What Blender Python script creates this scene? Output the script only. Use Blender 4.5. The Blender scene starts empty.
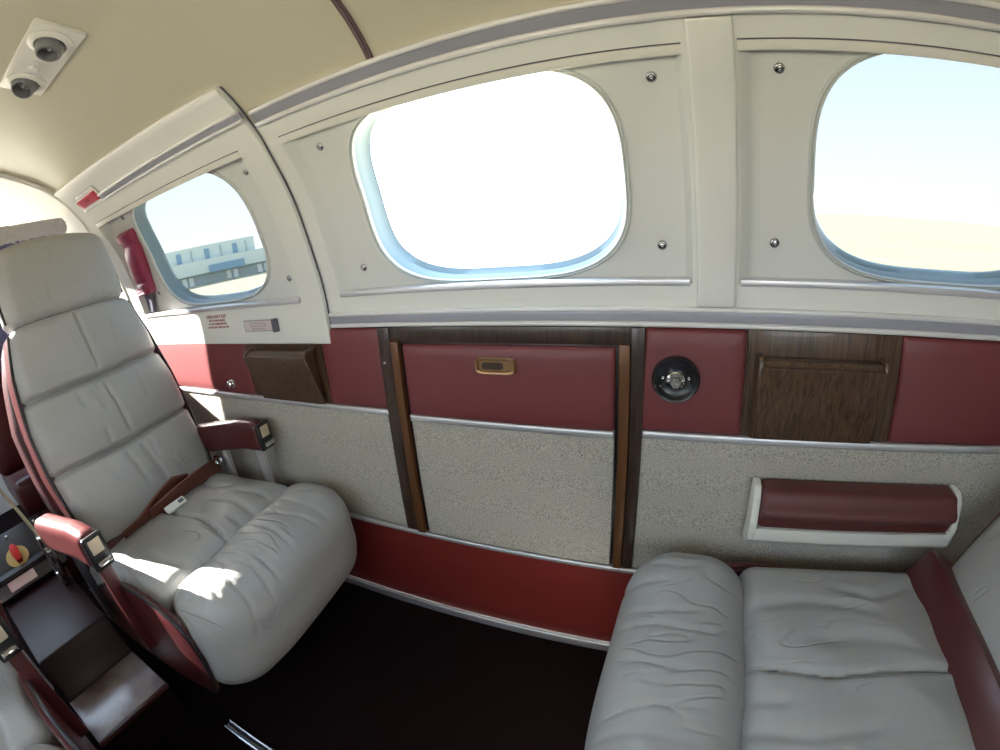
import bpy, bmesh, math, random
import numpy as np
from mathutils import Vector, Matrix
random.seed(7); rng = np.random.default_rng(7)
D = bpy.data; SC = bpy.context.scene; COL = SC.collection
PI = math.pi; R = math.radians

# ------------------------------------------------------------------ materials
def mat(name, col, rough=.5, metal=0., spec=.5, bump=None, bscale=200., bdist=.001, mix=None, coat=0.):
    """bump: strength of a noise bump; mix: (colour2, scale, lo, hi, stretch) noise mottling of the base colour."""
    m = D.materials.new(name); m.use_nodes = True
    nt = m.node_tree; b = nt.nodes['Principled BSDF']
    b.inputs['Base Color'].default_value = (*col, 1); b.inputs['Roughness'].default_value = rough
    b.inputs['Metallic'].default_value = metal; b.inputs['Specular IOR Level'].default_value = spec
    b.inputs['Coat Weight'].default_value = coat
    tc = nt.nodes.new('ShaderNodeTexCoord')
    if mix:
        c2, sc, lo, hi, st = mix
        mp = nt.nodes.new('ShaderNodeMapping'); mp.inputs['Scale'].default_value = st
        nt.links.new(tc.outputs['Object'], mp.inputs['Vector'])
        n = nt.nodes.new('ShaderNodeTexNoise'); n.inputs['Scale'].default_value = sc; n.inputs['Detail'].default_value = 4
        nt.links.new(mp.outputs[0], n.inputs['Vector'])
        r = nt.nodes.new('ShaderNodeValToRGB')
        r.color_ramp.elements[0].position = lo; r.color_ramp.elements[1].position = hi
        r.color_ramp.elements[0].color = (*c2, 1); r.color_ramp.elements[1].color = (*col, 1)
        nt.links.new(n.outputs['Fac'], r.inputs['Fac']); nt.links.new(r.outputs['Color'], b.inputs['Base Color'])
    if bump:
        n2 = nt.nodes.new('ShaderNodeTexNoise'); n2.inputs['Scale'].default_value = bscale; n2.inputs['Detail'].default_value = 3
        nt.links.new(tc.outputs['Object'], n2.inputs['Vector'])
        bp = nt.nodes.new('ShaderNodeBump'); bp.inputs['Strength'].default_value = bump; bp.inputs['Distance'].default_value = bdist
        nt.links.new(n2.outputs['Fac'], bp.inputs['Height']); nt.links.new(bp.outputs[0], b.inputs['Normal'])
    return m

def leather(name, col, rough=.42, wrinkle=.35, spec=.5, crease=0.):
    """leather: fine grain plus soft wandering wrinkles in the bump."""
    m = mat(name, col, rough, spec=spec)
    nt = m.node_tree; b = nt.nodes['Principled BSDF']; tc = nt.nodes['Texture Coordinate']
    v = nt.nodes.new('ShaderNodeTexVoronoi'); v.inputs['Scale'].default_value = 420
    n = nt.nodes.new('ShaderNodeTexNoise'); n.inputs['Scale'].default_value = 16; n.inputs['Detail'].default_value = 5; n.inputs['Distortion'].default_value = 1.2
    for x in (v, n): nt.links.new(tc.outputs['Object'], x.inputs['Vector'])
    b1 = nt.nodes.new('ShaderNodeBump'); b1.inputs['Strength'].default_value = .12; b1.inputs['Distance'].default_value = .0006
    b2 = nt.nodes.new('ShaderNodeBump'); b2.inputs['Strength'].default_value = wrinkle; b2.inputs['Distance'].default_value = .006
    nt.links.new(v.outputs['Distance'], b1.inputs['Height']); nt.links.new(n.outputs['Fac'], b2.inputs['Height'])
    nt.links.new(b1.outputs[0], b2.inputs['Normal']); nt.links.new(b2.outputs[0], b.inputs['Normal'])
    if crease:                                          # thin creases: the valleys where a soft noise crosses its middle
        mp = nt.nodes.new('ShaderNodeMapping'); mp.inputs['Scale'].default_value = (1.0, 2.6, 1.6)
        nt.links.new(tc.outputs['Object'], mp.inputs['Vector'])
        k = nt.nodes.new('ShaderNodeTexNoise'); k.inputs['Scale'].default_value = 6.5; k.inputs['Detail'].default_value = 1.; k.inputs['Distortion'].default_value = .35
        nt.links.new(mp.outputs[0], k.inputs['Vector'])
        r = nt.nodes.new('ShaderNodeValToRGB'); e = r.color_ramp.elements
        e[0].position = .455; e[0].color = (1, 1, 1, 1); e[1].position = .545; e[1].color = (1, 1, 1, 1)
        x = e.new(.5); x.color = (0, 0, 0, 1)
        nt.links.new(k.outputs['Fac'], r.inputs['Fac'])
        g = nt.nodes.new('ShaderNodeTexNoise'); g.inputs['Scale'].default_value = 5.; nt.links.new(tc.outputs['Object'], g.inputs['Vector'])
        mr = nt.nodes.new('ShaderNodeMapRange'); mr.inputs['From Min'].default_value = .45; mr.inputs['From Max'].default_value = .62; nt.links.new(g.outputs['Fac'], mr.inputs['Value'])
        b3 = nt.nodes.new('ShaderNodeBump'); b3.inputs['Distance'].default_value = crease
        nt.links.new(mr.outputs[0], b3.inputs['Strength']); nt.links.new(r.outputs['Color'], b3.inputs['Height'])
        nt.links.new(b2.outputs[0], b3.inputs['Normal']); nt.links.new(b3.outputs[0], b.inputs['Normal'])
    return m

def wood(name, dark, light, rough=.32):
    m = mat(name, light, rough, spec=.5, coat=.15)
    nt = m.node_tree; b = nt.nodes['Principled BSDF']; tc = nt.nodes['Texture Coordinate']
    mp = nt.nodes.new('ShaderNodeMapping'); mp.inputs['Scale'].default_value = (95, 95, 4)
    nt.links.new(tc.outputs['Object'], mp.inputs['Vector'])
    n = nt.nodes.new('ShaderNodeTexNoise'); n.inputs['Scale'].default_value = 2.2; n.inputs['Detail'].default_value = 6; n.inputs['Distortion'].default_value = .6
    nt.links.new(mp.outputs[0], n.inputs['Vector'])
    r = nt.nodes.new('ShaderNodeValToRGB'); r.color_ramp.elements[0].position = .36; r.color_ramp.elements[1].position = .66
    r.color_ramp.elements[0].color = (*dark, 1); r.color_ramp.elements[1].color = (*light, 1)
    nt.links.new(n.outputs['Fac'], r.inputs['Fac']); nt.links.new(r.outputs['Color'], b.inputs['Base Color'])
    return m

def tweed(name):
    m = mat(name, (.5, .48, .42), .95, spec=.1)
    nt = m.node_tree; b = nt.nodes['Principled BSDF']; tc = nt.nodes['Texture Coordinate']
    n = nt.nodes.new('ShaderNodeTexNoise'); n.inputs['Scale'].default_value = 430; n.inputs['Detail'].default_value = 3; n.inputs['Roughness'].default_value = .8
    nt.links.new(tc.outputs['Object'], n.inputs['Vector'])
    r = nt.nodes.new('ShaderNodeValToRGB'); e = r.color_ramp.elements
    e[0].position = .34; e[0].color = (.085, .08, .08, 1); e[1].position = .66; e[1].color = (.60, .56, .49, 1)
    x = e.new(.46); x.color = (.40, .365, .32, 1)
    nt.links.new(n.outputs['Fac'], r.inputs['Fac']); nt.links.new(r.outputs['Color'], b.inputs['Base Color'])
    bp = nt.nodes.new('ShaderNodeBump'); bp.inputs['Strength'].default_value = .5; bp.inputs['Distance'].default_value = .001
    nt.links.new(n.outputs['Fac'], bp.inputs['Height']); nt.links.new(bp.outputs[0], b.inputs['Normal'])
    return m

def glass(name, tint, gloss=.006):
    m = D.materials.new(name); m.use_nodes = True; nt = m.node_tree
    nt.nodes.remove(nt.nodes['Principled BSDF']); o = nt.nodes['Material Output']
    t = nt.nodes.new('ShaderNodeBsdfTransparent'); t.inputs['Color'].default_value = (*tint, 1)
    g = nt.nodes.new('ShaderNodeBsdfGlossy'); g.inputs['Roughness'].default_value = .02
    mx = nt.nodes.new('ShaderNodeMixShader'); mx.inputs[0].default_value = gloss
    nt.links.new(t.outputs[0], mx.inputs[1]); nt.links.new(g.outputs[0], mx.inputs[2]); nt.links.new(mx.outputs[0], o.inputs['Surface'])
    return m

M = dict(
    cream=mat('cream_plastic', (.75, .745, .705), .45, bump=.08, bscale=260, bdist=.0006),
    recess=mat('cream_vinyl_lining', (.70, .705, .675), .5, bump=.08, bscale=300, bdist=.0006),
    headliner=mat('olive_cream_headliner', (.54, .505, .39), .36, bump=.12, bscale=600, bdist=.0006),
    white=mat('white_plastic', (.74, .72, .66), .35),
    silver=mat('brushed_silver', (.74, .73, .75), .38, .75),
    steel=mat('steel_screw', (.42, .42, .43), .22, 1.),
    chrome=mat('chrome', (.8, .8, .82), .12, 1.),
    railgrey=mat('grey_rail_insert', (.33, .33, .38), .35, .2),
    railwhite=mat('pale_rail_lip', (.74, .72, .71), .25, .1),
    rubber=mat('pale_rubber_gasket', (.58, .60, .58), .45),
    reveal=mat('sky_tinted_window_surround', (.20, .28, .32), .4),  # blue of the sky's light put into the surround's colour
    redwall=leather('burgundy_wall_leather', (.165, .034, .037), .45, .08),
    redseat=leather('red_brown_seat_leather', (.080, .016, .017), .30, .12),
    redpad=leather('burgundy_arm_pad', (.105, .024, .021), .5, .06),
    redstrap=mat('red_brown_webbing', (.14, .045, .030), .6, bump=.3, bscale=500),
    darkseat=leather('dark_burgundy_shell', (.060, .012, .014), .35, .12),
    grey=leather('grey_seat_leather', (.345, .338, .325), .42, .24, crease=.0026),
    greyback=leather('grey_back_leather', (.345, .338, .325), .42, .20, crease=.0012),
    darkvinyl=mat('dark_plum_vinyl', (.028, .010, .012), .42, bump=.1, bscale=60),
    piping=mat('black_piping', (.02, .012, .015), .4),
    redpiping=mat('burgundy_piping', (.10, .015, .018), .4),
    tweed=tweed('speckled_tweed'),
    walnut=wood('walnut_veneer', (.040, .020, .011), (.115, .062, .032)),
    darkwood=wood('dark_walnut_frame', (.022, .011, .008), (.062, .034, .022)),
    bronze=mat('bronze_track', (.14, .058, .022), .35, .3),
    brass=mat('bronze_cup', (.33, .19, .09), .35, .7),
    kick=mat('red_kick_panel', (.17, .022, .018), .38, bump=.1, bscale=150),
    carpet=mat('dark_burgundy_carpet', (.008, .003, .003), .95, spec=.1, bump=.6, bscale=700, bdist=.003),
    stepvinyl=mat('painted_sheen_plum_vinyl', (.24, .19, .22), .2, bump=.15, bscale=22, bdist=.004, mix=((.46, .42, .46), 9, .35, .65, (1, 1, 1))),  # pale mottling puts the windscreen's lavender sheen into the colour
    black=mat('black_plastic', (.012, .012, .014), .3),
    blackmetal=mat('black_panel', (.02, .02, .024), .45),
    plate=mat('pale_plate', (.62, .50, .36), .4),
    redplastic=mat('red_vinyl_cover', (.34, .045, .10), .34),
    redlight=mat('red_sign_lens', (.50, .035, .07), .35),
    greyhandle=mat('dark_grey_handle', (.10, .10, .13), .4),
    eyegrey=mat('grey_eyeball', (.20, .20, .21), .35, .3),
    redtext=mat('red_lettering', (.36, .05, .06), .6),
    whitetext=mat('white_lettering', (.85, .80, .84), .6),
    greytext=mat('grey_lettering', (.42, .38, .40), .6),
    placard=mat('pink_white_placard', (.66, .56, .56), .4),
    warm_red=mat('red_enamel', (.65, .02, .02), .35),
    yellow=mat('yellow_paint', (.60, .50, .18), .5),
    fleece=mat('flare_tinted_fleece', (.16, .16, .30), .95, spec=.05, bump=1., bscale=120, bdist=.01),  # lens flare's blue cast mixed into the grey fleece colour
    fleecetop=mat('pale_fleece', (.60, .59, .62), .95, spec=.05, bump=1., bscale=120, bdist=.012),
    strip=mat('plum_seam_strip', (.18, .12, .13), .35, .2),
    clear=glass('clear_window_pane', (.96, .98, .98)),
    tinted=glass('tinted_window_pane', (.150, .162, .168)),
    sand=mat('pale_dry_apron', (.60, .54, .40), .95, spec=.05, mix=((.56, .48, .34), .05, .35, .7, (1, 6, 1))),
    bpale=mat('hazed_green_cladding', (.66, .74, .70), .8),  # distance haze put into the cladding colour
    bdark=mat('hazed_grey_openings', (.40, .46, .48), .8),  # lightened for distance haze
    bblue=mat('hazed_blue_panels', (.24, .38, .50), .6),  # distance haze included in this blue
    bwhite=mat('white_door_paint', (.75, .78, .78), .6),
)

# ------------------------------------------------------------------ object helpers
def link(name, me, m, parent=None, smooth=True):
    o = D.objects.new(name, me); COL.objects.link(o)
    for x in (m if isinstance(m, (list, tuple)) else [m]): me.materials.append(M[x] if isinstance(x, str) else x)
    if smooth:
        me.polygons.foreach_set('use_smooth', [True] * len(me.polygons))
        try: me.set_sharp_from_angle(angle=R(42))
        except Exception: pass
    if parent is not None: o.parent = parent
    return o

def tag(o, label=None, cat=None, group=None, kind=None):
    for k, v in (('label', label), ('category', cat), ('group', group), ('kind', kind)):
        if v: o[k] = v
    return o

def thing(name, label, cat, loc=(0, 0, 0), rz=0., group=None, kind=None):
    o = D.objects.new(name, None); COL.objects.link(o); o.empty_display_size = .05
    o.location = loc; o.rotation_euler = (0, 0, rz)
    return tag(o, label, cat, group, kind)

def obj(name, bm, m, parent=None, smooth=True):
    bmesh.ops.recalc_face_normals(bm, faces=bm.faces)
    me = D.meshes.new(name); bm.to_mesh(me); bm.free()
    return link(name, me, m, parent, smooth)

def pyd(name, V, F, m, parent=None, smooth=True):
    me = D.meshes.new(name); me.from_pydata([tuple(map(float, v)) for v in V], [], F); me.update()
    bm = bmesh.new(); bm.from_mesh(me)
    bmesh.ops.remove_doubles(bm, verts=bm.verts, dist=1e-6)
    bmesh.ops.recalc_face_normals(bm, faces=bm.faces); bm.to_mesh(me); bm.free()
    return link(name, me, m, parent, smooth)

def box(bm, c, s, bev=.004, rot=None, seg=2):
    r = bmesh.ops.create_cube(bm, size=1.); vs = r['verts']
    bmesh.ops.scale(bm, vec=s, verts=vs)
    if bev > 0:
        es = list({e for v in vs for e in v.link_edges})
        rb = bmesh.ops.bevel(bm, geom=es, offset=min(bev, min(s) * .48), segments=seg, profile=.6, affect='EDGES')
        vs = list({v for f in rb['faces'] for v in f.verts} | {v for v in vs if v.is_valid})
    if rot is not None: bmesh.ops.rotate(bm, cent=(0, 0, 0), matrix=rot, verts=vs)
    bmesh.ops.translate(bm, vec=c, verts=vs)
    return vs

def lathe(bm, prof, centre, axis, seg=40):
    """prof: (radius, height along axis)."""
    ax = Vector(axis).normalized(); q = Vector((0, 0, 1)).rotation_difference(ax); c = Vector(centre); rings = []
    for r, h in prof:
        if r < 1e-6: rings.append([bm.verts.new(c + q @ Vector((0, 0, h)))]); continue
        rings.append([bm.verts.new(c + q @ Vector((r * math.cos(2 * PI * i / seg), r * math.sin(2 * PI * i / seg), h))) for i in range(seg)])
    for a, b in zip(rings, rings[1:]):
        for i in range(seg):
            j = (i + 1) % seg
            if len(a) == 1 and len(b) == 1: continue
            if len(a) == 1: bm.faces.new((a[0], b[i], b[j]))
            elif len(b) == 1: bm.faces.new((a[i], a[j], b[0]))
            else: bm.faces.new((a[i], a[j], b[j], b[i]))

def tube(bm, pts, r, seg=10, closed=False):
    P = [Vector(p) for p in pts]; n = len(P); rings = []
    up = None
    for i, p in enumerate(P):
        a = P[(i - 1) % n] if (closed or i > 0) else p; b = P[(i + 1) % n] if (closed or i < n - 1) else p
        t = (b - a).normalized()
        if up is None: up = Vector((0, 0, 1)) if abs(t.z) < .9 else Vector((1, 0, 0))
        s = t.cross(up).normalized(); up = s.cross(t).normalized()
        rr = r[i] if isinstance(r, (list, tuple)) else r
        rings.append([bm.verts.new(p + (s * math.cos(2 * PI * k / seg) + up * math.sin(2 * PI * k / seg)) * rr) for k in range(seg)])
    for i in range(n if closed else n - 1):
        a, b = rings[i], rings[(i + 1) % n]
        for k in range(seg): bm.faces.new((a[k], a[(k + 1) % seg], b[(k + 1) % seg], b[k]))
    if not closed: bm.faces.new(rings[0][::-1]); bm.faces.new(rings[-1])

def ribbon(bm, pts, width_dir, w, t):
    """flat strap along pts: width along width_dir (one vector or one per point), thickness t."""
    P = [Vector(p) for p in pts]; n = len(P); rows = []
    for i, p in enumerate(P):
        tg = (P[min(i + 1, n - 1)] - P[max(i - 1, 0)]).normalized()
        wd = Vector(width_dir[i] if isinstance(width_dir, list) else width_dir); wd = (wd - tg * wd.dot(tg)).normalized(); nn = tg.cross(wd)
        ww = w[i] if isinstance(w, (list, tuple)) else w
        rows.append([bm.verts.new(p + wd * a * ww / 2 + nn * b * t / 2) for a, b in ((-1, -1), (1, -1), (1, 1), (-1, 1))])
    for a, b in zip(rows, rows[1:]):
        for k in range(4): bm.faces.new((a[k], a[(k + 1) % 4], b[(k + 1) % 4], b[k]))
    bm.faces.new(rows[0][::-1]); bm.faces.new(rows[-1])

def prism(bm, poly, axis_pts, bev=0.):
    """poly: list of 3D points (planar ring); axis_pts: the extrusion vector."""
    a = [bm.verts.new(p) for p in poly]; e = Vector(axis_pts); b = [bm.verts.new(Vector(p) + e) for p in poly]
    n = len(a); fs = [bm.faces.new(a[::-1]), bm.faces.new(b)]
    for i in range(n): fs.append(bm.faces.new((a[i], a[(i + 1) % n], b[(i + 1) % n], b[i])))
    if bev:
        es = list({x for f in fs for x in f.edges})
        bmesh.ops.bevel(bm, geom=es, offset=bev, segments=2, profile=.6, affect='EDGES')

def cushion(n, half, r, deform=None):
    """closed rounded box as vertices and quads, n = subdivisions per axis, deform(P array) -> P array."""
    nx, ny, nz = n; ids = {}; V = []; F = []
    def vid(i, j, k):
        key = (i, j, k)
        if key not in ids: ids[key] = len(V); V.append((2 * i / nx - 1, 2 * j / ny - 1, 2 * k / nz - 1))
        return ids[key]
    for k in (0, nz):
        for i in range(nx):
            for j in range(ny): F.append((vid(i, j, k), vid(i + 1, j, k), vid(i + 1, j + 1, k), vid(i, j + 1, k)))
    for j in (0, ny):
        for i in range(nx):
            for k in range(nz): F.append((vid(i, j, k), vid(i + 1, j, k), vid(i + 1, j, k + 1), vid(i, j, k + 1)))
    for i in (0, nx):
        for j in range(ny):
            for k in range(nz): F.append((vid(i, j, k), vid(i, j + 1, k), vid(i, j + 1, k + 1), vid(i, j, k + 1)))
    U = np.array(V); h = np.array(half); P = U * h
    Q = np.clip(P, -(h - r), h - r); d = P - Q; L = np.linalg.norm(d, axis=1)
    s = np.where(L > 1e-9, r / np.maximum(L, 1e-9), 0)
    P = Q + d * s[:, None]
    if deform is not None: P = deform(P, U)
    return P, F

def crease(P2, line, depth, width):
    """depth of a soft crease at the 2D points P2 along the polyline; fades at its ends."""
    out = np.zeros(len(P2)); L = [np.array(p, float) for p in line]
    tot = sum(np.linalg.norm(b - a) for a, b in zip(L, L[1:])); run = 0.
    for a, b in zip(L, L[1:]):
        ab = b - a; l = np.linalg.norm(ab); t = np.clip(((P2 - a) @ ab) / l ** 2, 0, 1)
        d = np.linalg.norm(P2 - (a + t[:, None] * ab), axis=1); s = (run + t * l) / tot
        f = np.minimum(1, np.minimum(s, 1 - s) * 5 + .12)
        out = np.maximum(out, depth * f * np.exp(-(d / width) ** 2)); run += l
    return out

# ------------------------------------------------------------------ the cabin's cross-section (z -> y of the right wall)
ZP = np.array([0, .30, .70, .95, 1.03, 1.10, 1.17, 1.235, 1.30, 1.36, 1.425, 1.47, 1.505, 1.548, 1.60, 1.645])
YP = np.array([.836, .842, .852, .860, .857, .844, .828, .810, .783, .750, .714, .684, .655, .607, .524, .415])
def prof_y(z):
    z = np.asarray(z, float)
    m = np.zeros(len(ZP)); dd = np.diff(YP) / np.diff(ZP); m[0] = dd[0]; m[-1] = dd[-1]; m[1:-1] = (dd[1:] + dd[:-1]) / 2
    i = np.clip(np.searchsorted(ZP, z) - 1, 0, len(ZP) - 2); h = ZP[i + 1] - ZP[i]; t = np.clip((z - ZP[i]) / h, 0, 1)
    return ((2 * t ** 3 - 3 * t ** 2 + 1) * YP[i] + (t ** 3 - 2 * t ** 2 + t) * h * m[i] + (-2 * t ** 3 + 3 * t ** 2) * YP[i + 1] + (t ** 3 - t ** 2) * h * m[i + 1])
def W(x, z, off=0., flat=True):
    """a point on the right wall, off metres into the cabin along the wall's normal."""
    y = float(prof_y(z)); s = float(prof_y(z + .004) - prof_y(z - .004)) / .008; k = math.hypot(1, s)
    return (x, y - off / k, z + off * s / k)
def mir(p): return (p[0], .10 - p[1], p[2])          # the opposite side of the cabin

def drop(e, b):
    return 0. if e >= b else b - math.sqrt(max(b * b - (b - e) ** 2, 0.))
def loops(L, b, n):
    e = [0, b * .12, b * .4, b] if b > 0 else [0]
    mid = [b + (L - 2 * b) * i / n for i in range(1, n)]
    return sorted(set([round(v, 6) for v in e + mid + [L - v for v in e]]))
def slab(x0, x1, z0, z1, t0, t1, b=.003, nx=6, nz=6, puff=0., mirror=False):
    """a plate lying on the wall's curve; x0/x1 may be (x at z0, x at z1); puff bows it out like padding."""
    if not isinstance(x0, tuple): x0 = (x0, x0)
    if not isinstance(x1, tuple): x1 = (x1, x1)
    Lx = (x1[0] + x1[1] - x0[0] - x0[1]) / 2; Lz = z1 - z0; b = min(b, Lx * .45, Lz * .45)
    us = loops(Lx, b, nx); vs = loops(Lz, b, nz); V = []; F = []
    top, bot = {}, {}
    for i, u in enumerate(us):
        for j, v in enumerate(vs):
            a = u / Lx; c = v / Lz; x = (x0[0] * (1 - c) + x0[1] * c) * (1 - a) + (x1[0] * (1 - c) + x1[1] * c) * a; z = z0 + v
            bb = min(b, t1 - t0)
            off = t1 - (drop(min(u, Lx - u), b) + drop(min(v, Lz - v), b)) * (bb / b if b else 0)
            off = max(off, t0) + puff * (1 - abs(2 * a - 1) ** 6) * (1 - abs(2 * c - 1) ** 4)
            top[i, j] = len(V); V.append(W(x, z, off)); bot[i, j] = len(V); V.append(W(x, z, t0 - .0005))
    I, J = len(us), len(vs)
    for i in range(I - 1):
        for j in range(J - 1):
            F.append((top[i, j], top[i + 1, j], top[i + 1, j + 1], top[i, j + 1])); F.append((bot[i, j], bot[i, j + 1], bot[i + 1, j + 1], bot[i + 1, j]))
    for i in range(I - 1):
        for j in (0, J - 1): F.append((top[i, j], top[i + 1, j], bot[i + 1, j], bot[i, j]))
    for j in range(J - 1):
        for i in (0, I - 1): F.append((top[i, j], top[i, j + 1], bot[i, j + 1], bot[i, j]))
    if mirror: V = [mir(p) for p in V]
    return V, F
def wslab(name, m, parent, *a, smooth=True, **k):
    V, F = slab(*a, **k); return pyd(name, V, F, m, parent, smooth)
def merge(parts):
    V, F = [], []
    for v, f in parts:
        n = len(V); V += list(v); F += [tuple(i + n for i in q) for q in f]
    return V, F

NS = 28                                                # points per side of a window loop
def unit_loop():
    out = []
    for s in range(4):
        for i in range(NS):
            t = -1 + 2 * i / NS
            out.append(((t, -1), (1, t), (-t, 1), (-1, -t))[s])
    return out
UL = unit_loop()
def rect_loop(x0, x1, z0, z1): return [((x0 + x1) / 2 + a * (x1 - x0) / 2, (z0 + z1) / 2 + b * (z1 - z0) / 2) for a, b in UL]
def sup_loop(cx, cz, hx, hz, n=3.4):
    out = []
    for a, b in UL:
        s = (abs(a) ** n + abs(b) ** n) ** (-1 / n); out.append((cx + a * s * hx, cz + b * s * hz))
    return out
def lerp_loop(A, B, t): return [(a[0] * (1 - t) + b[0] * t, a[1] * (1 - t) + b[1] * t) for a, b in zip(A, B)]
def loft(L3, cap=False):
    V = [p for L in L3 for p in L]; n = len(L3[0]); F = []
    for k in range(len(L3) - 1):
        for i in range(n):
            j = (i + 1) % n; F.append((k * n + i, k * n + j, (k + 1) * n + j, (k + 1) * n + i))
    if cap: F.append(tuple(range((len(L3) - 1) * n, len(L3) * n)))
    return V, F
def on(L, off): return [W(x, z, off) for x, z in L]
def flatring(A, B, off, k=5): return [on(lerp_loop(A, B, i / k), off) for i in range(k + 1)]

# ------------------------------------------------------------------ setting: shell
XF, XB = -2.0, 2.3                                     # bulkhead arch at the cockpit, rear bulkhead
SILL, HEAD = .957, 1.424
def extr(name, poly, x0, x1, m, n=12, thick=None, parent=None):
    """surface of a (y,z) polyline swept along x."""
    V, F = [], []; P = len(poly)
    for i in range(n + 1):
        x = x0 + (x1 - x0) * i / n
        V += [(x, y, z) for y, z in poly]
    for i in range(n):
        for j in range(P - 1): F.append((i * P + j, i * P + j + 1, (i + 1) * P + j + 1, (i + 1) * P + j))
    return V, F

zs_low = list(np.linspace(0, SILL, 14)); zs_top = list(np.linspace(HEAD, 1.645, 14))
low = [(float(prof_y(z)) + .006, z) for z in zs_low]
head = [(float(prof_y(z)), z) for z in zs_top]
roof_mid = [(.36, 1.664), (.28, 1.679), (.20, 1.687), (.12, 1.690), (.05, 1.691)]
arch = head + roof_mid; arch_full = arch + [(.10 - y, z) for y, z in arch[::-1][1:]]

# window layout: recess rectangle and glazed opening (centre, half sizes) on the right wall
WIN = {1: ((-1.90, -.930, .994, 1.396), (-1.380, 1.205, .326, .194)),
       2: ((-.800, .0175, 1.000, 1.388), (-.379, 1.198, .279, .184)),
       3: ((.101, .930, 1.000, 1.389), (.515, 1.198, .281, .184))}

# right wall: shell below the sill, panels around windows 2 and 3, plain panel behind
parts = [extr('w', low, XF, XB, None, 20)]
for (x0, x1), k in (((-.90, .06), 2), ((.06, .985), 3)):
    parts.append(loft([on(rect_loop(x0, x1, SILL, HEAD), 0.)] + [on(lerp_loop(rect_loop(x0, x1, SILL, HEAD), rect_loop(*WIN[k][0]), 1.), 0.)]))
wr = merge(parts); V, F = wr
wall_r = pyd('wall_right', V, F, 'cream'); tag(wall_r, kind='structure')
V, F = slab(.985, XB, SILL, HEAD, -.01, 0., .002, 10, 10); pyd('rear_panel', V, F, 'cream', wall_r)
V, F = slab(.0255, .0955, SILL + .001, HEAD - .002, 0., .014, .005, 4, 16); pyd('window_pillar', V, F, 'cream', wall_r)

def make_window(k, pane, off0, parent_label=None, screws=()):
    (x0, x1, z0, z1), (cx, cz, hx, hz) = WIN[k]
    w = thing('window_%d' % k, None, None, kind='structure')
    RL = rect_loop(x0, x1, z0, z1); d = .024
    RI = rect_loop(x0 + .028, x1 - .012, z0 + .004, z1 - .004)
    H = sup_loop(cx, cz, hx, hz); H2 = sup_loop(cx, cz, hx + .012, hz + .008)
    V, F = loft([on(RL, off0), on(lerp_loop(RL, RI, .25), off0 - .004), on(lerp_loop(RL, RI, .7), -d * .8), on(RI, -d)] + flatring(RI, H2, -d, 7)[1:])
    pyd('lining', V, F, 'recess', w)
    # rubber gasket: two rolled beads round the opening
    g = [on(H2, -d), on(H2, -d + .004), on(lerp_loop(H2, H, .25), -d + .007), on(lerp_loop(H2, H, .5), -d + .002), on(lerp_loop(H2, H, .75), -d + .005), on(H, -d + .001), on(H, -d - .004)]
    V, F = loft(g); pyd('gasket', V, F, 'rubber', w)
    O = sup_loop(cx, cz, hx - .004, hz - .004)
    O3 = sup_loop(cx, cz + .001, hx - .012, hz - .012)
    V, F = loft([on(H, -d - .003), on(O, -d - .016), on(O, -d - .034), on(O3, -d - .046)]); pyd('reveal', V, F, 'reveal', w)
    C = [on(lerp_loop(O3, [(cx, cz)] * len(O3), t), -d - .044) for t in (0, .25, .5, .75, .97)]
    V, F = loft(C, True); pyd('pane', V, F, pane, w)
    wslab('top_ledge', 'white', w, x0, x1, z1 - .015, z1, -d + off0, off0 + .001, .002, 16, 2)
    wslab('ledge_gap', 'greyhandle', w, x0, x1, z1 + .0002, z1 + .0022, -d, off0 + .0015, .0005, 16, 1)
    wslab('bottom_ledge', 'silver', w, x0 + .004, x1 - .004, z0 - .004, z0 + .009, -d, off0 + .004, .002, 16, 2)
    for sx, sz in screws:
        p = W(sx, sz, -d); q = Vector(W(sx, sz, -d + .01)) - Vector(p)
        bm = bmesh.new(); lathe(bm, [(0, -.001), (.0092, -.001), (.0092, .001), (.0080, .0028), (.0060, .0034), (.0050, .0028), (.0042, .0050), (.0020, .0056), (0, .0045)], p, q, 20)
        obj('screw', bm, 'steel', w)
    return w
make_window(1, 'tinted', .014, screws=((-.990, 1.340), (-.995, 1.053), (-1.745, 1.365), (-1.78, 1.07)))
make_window(2, 'clear', 0., screws=((-.723, 1.338), (-.721, 1.058), (-.034, 1.341), (-.038, 1.065)))
make_window(3, 'tinted', 0., screws=((.169, 1.345), (.168, 1.069), (.86, 1.33), (.87, 1.07)))

# emergency exit hatch with window 1 in it
ex = thing('door_1', None, None, kind='structure')
OUT = [(x + (.020 * (z - 1.40) / -.12 if z > 1.40 else 0), z - (max(0, z - 1.30) / .249) * .026 * (x + 1.985) / 1.137) for x, z in rect_loop(-1.985, -.848, .876, 1.549)]; IN = rect_loop(*WIN[1][0])
def shear(L, off): return on(L, off)
V, F = loft([on(OUT, -.012), on(OUT, .010), on(lerp_loop(OUT, IN, .025), .014)] + flatring(lerp_loop(OUT, IN, .025), IN, .014, 8)[1:])
pyd('hatch_panel', V, F, 'cream', ex)

bm = bmesh.new(); tube(bm, [W(-.8455, z, .004) for z in np.linspace(.878, 1.40, 20)] + [W(-.8455 - .020 * (z - 1.40) / .12, z, .003) for z in np.linspace(1.41, 1.52, 6)], .0020, 6); obj('edge_gap_strip', bm, 'greyhandle', ex)  # dark strip added for the shaded seam at the hatch edge
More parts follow.
